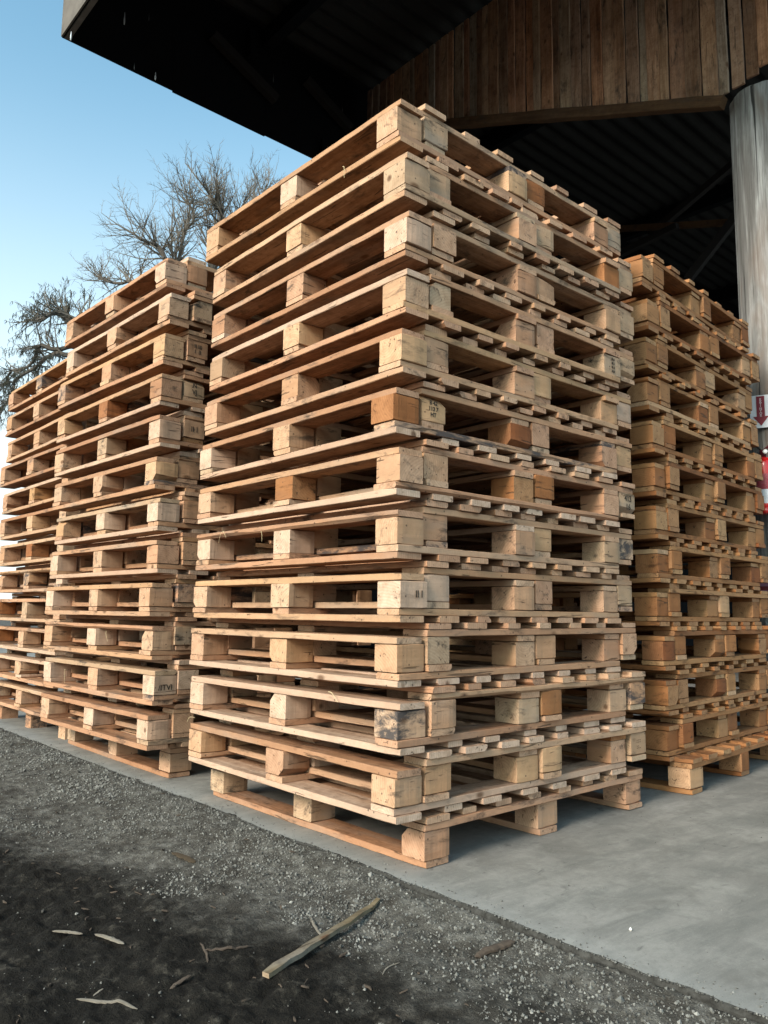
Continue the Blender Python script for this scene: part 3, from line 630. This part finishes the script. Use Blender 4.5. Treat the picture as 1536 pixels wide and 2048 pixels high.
# ------------------------------------------------------------------ tree
M_trunk=plain('tree_bark',(.13,.115,.10),.95,0,6,.7,(.05,.045,.038),.01)
M_twig=plain('twig_bark',(.17,.15,.13),.95,0,3,.6,(.075,.07,.05))
M_moss=plain('hanging_moss',(.11,.115,.085),.95,0,3,.6,(.06,.055,.04))
rt=random.Random(44)
tb=atd(300,1232,15.5); tb.z=-.1
tree=empty('bare_tree',tb); tag(tree,'bare leafless tree with mossy spreading branches behind the left stacks','tree')
bt=bmesh.new(); bw_=bmesh.new(); bmm=bmesh.new()
def seg(bm,a,b,ra,rb,n=4): tube(bm,[a-tb,b-tb],[ra,rb],n,False)
def moss(p,r_):
    if r_ is None: return
    q=p-tb; L=rt.uniform(.04,.12); w_=rt.uniform(.004,.008)
    tube(bmm,[q,q+Vector((rt.uniform(-.03,.03),rt.uniform(-.03,.03),-L*.5)),q+Vector((rt.uniform(-.03,.03),0,-L))],[w_,w_*.8,w_*.2],3,False)
def grow(p,d,L,rad,lev,up,mossy):
    """one wandering branch with side shoots"""
    n=max(3,int(L/.16)); st=L/n; pts=[p]; d=d.normalized()
    for i in range(n):
        d=(d+Vector((rt.gauss(0,.12),rt.gauss(0,.12),rt.gauss(0,.11)+up))).normalized()
        q=pts[-1]+d*st; ra=rad*(1-.75*i/n); rb=rad*(1-.75*(i+1)/n)
        seg(bt if rad>.03 else bw_,pts[-1],q,ra,rb,6 if rad>.03 else 3); pts.append(q)
        if mossy and rt.random()<mossy: moss(q,1)
        if lev>0 and (i>=1 or lev<3):
            for _ in range(2 if rt.random()<.30 else 1):
                ax=Vector((rt.gauss(0,1),rt.gauss(0,1),rt.gauss(0,1)+.01)); nd=(d+ax.normalized()*rt.uniform(.6,1.1)+Vector((0,0,.12 if up>0 else -.02)))
                grow(q,nd,L*rt.uniform(.34,.62)*(1-.3*i/n),rb*rt.uniform(.45,.65)+.0022,lev-1,up,mossy)
trunk_top=atd(335,900,15.5)
pts=[tb,tb.lerp(trunk_top,.5)+Vector((.15,0,0)),trunk_top]; tube(bt,[q-tb for q in pts],[.26,.20,.17],12)
def limb(tg,rad,lev=3,up=.03,mossy=0,sub=1.0):
    """main limb: through image-plane guide points at true depths around the trunk"""
    P_=[trunk_top if g_ is None else atd(*g_) for g_ in tg]
    # resample
    n=len(P_)
    for i in range(n-1):
        a,b=P_[i],P_[i+1]; m_=5
        for k in range(m_):
            f0,f1=k/m_,(k+1)/m_; g0=(i+f0)/(n-1); g1=(i+f1)/(n-1)
            wob=lambda f:Vector((math.sin(f*17+rad*99),math.cos(f*13+rad*50),math.sin(f*19)))*.05*(1 if 0<f<1 else .3)
            A=a.lerp(b,f0)+wob(g0); B_=a.lerp(b,f1)+wob(g1)
            r0=rad*(1-.7*g0); r1=rad*(1-.7*g1); seg(bt,A,B_,r0,r1,6)
            if g1>.25:
                d=(B_-A).normalized()
                for _ in range(3):
                    ax=Vector((rt.gauss(0,1),rt.gauss(0,1),rt.gauss(0,1))).normalized(); L=rt.uniform(.55,1.15)*sub*(1.15-.45*g1)
                    grow(B_,d*.7+ax*.9+Vector((0,0,.35 if up>0 else -.05)),L,r1*.4+.004,lev-1,up,mossy)
    d=(P_[-1]-P_[-2]).normalized(); grow(P_[-1],d,.7*sub,rad*.3,lev-1,up,mossy)
limb([None,(390,700,15.5),(430,520,15.2),(440,430,15),(420,390,14.8)],.085,3,.05)
limb([(400,650,15.4),(440,520,16),(500,440,16.2),(530,380,16.4)],.06,3,.05,sub=.9)
limb([(390,680,15.4),(350,560,15),(330,500,14.8),(270,470,14.6)],.065,3,.04)
limb([(360,620,15.4),(280,570,16),(210,560,16.2),(190,550,16.3)],.05,3,.03,sub=.75)
limb([(330,560,15),(370,480,15.2),(385,420,15.3),(380,390,15.3)],.045,3,.05,sub=.9)
limb([None,(250,740,14.6),(160,640,14.4),(110,630,14.3),(75,640,14.2)],.09,3,.01,.30,sub=.62)
limb([(250,740,14.6),(150,705,14.8),(85,715,15),(30,770,15.1),(5,815,15.1)],.06,3,-.03,.30,sub=.55)
limb([(160,700,14.8),(90,690,14.9),(40,740,15.1),(-10,770,15.1)],.05,3,-.02,.28,sub=.5)
limb([(450,520,15.5),(470,460,15),(480,420,14.6)],.05,3,.05,sub=.9)
mk('trunk',bt,M_trunk,tree); mk('twigs',bw_,M_twig,tree); mk('moss',bmm,M_moss,tree)
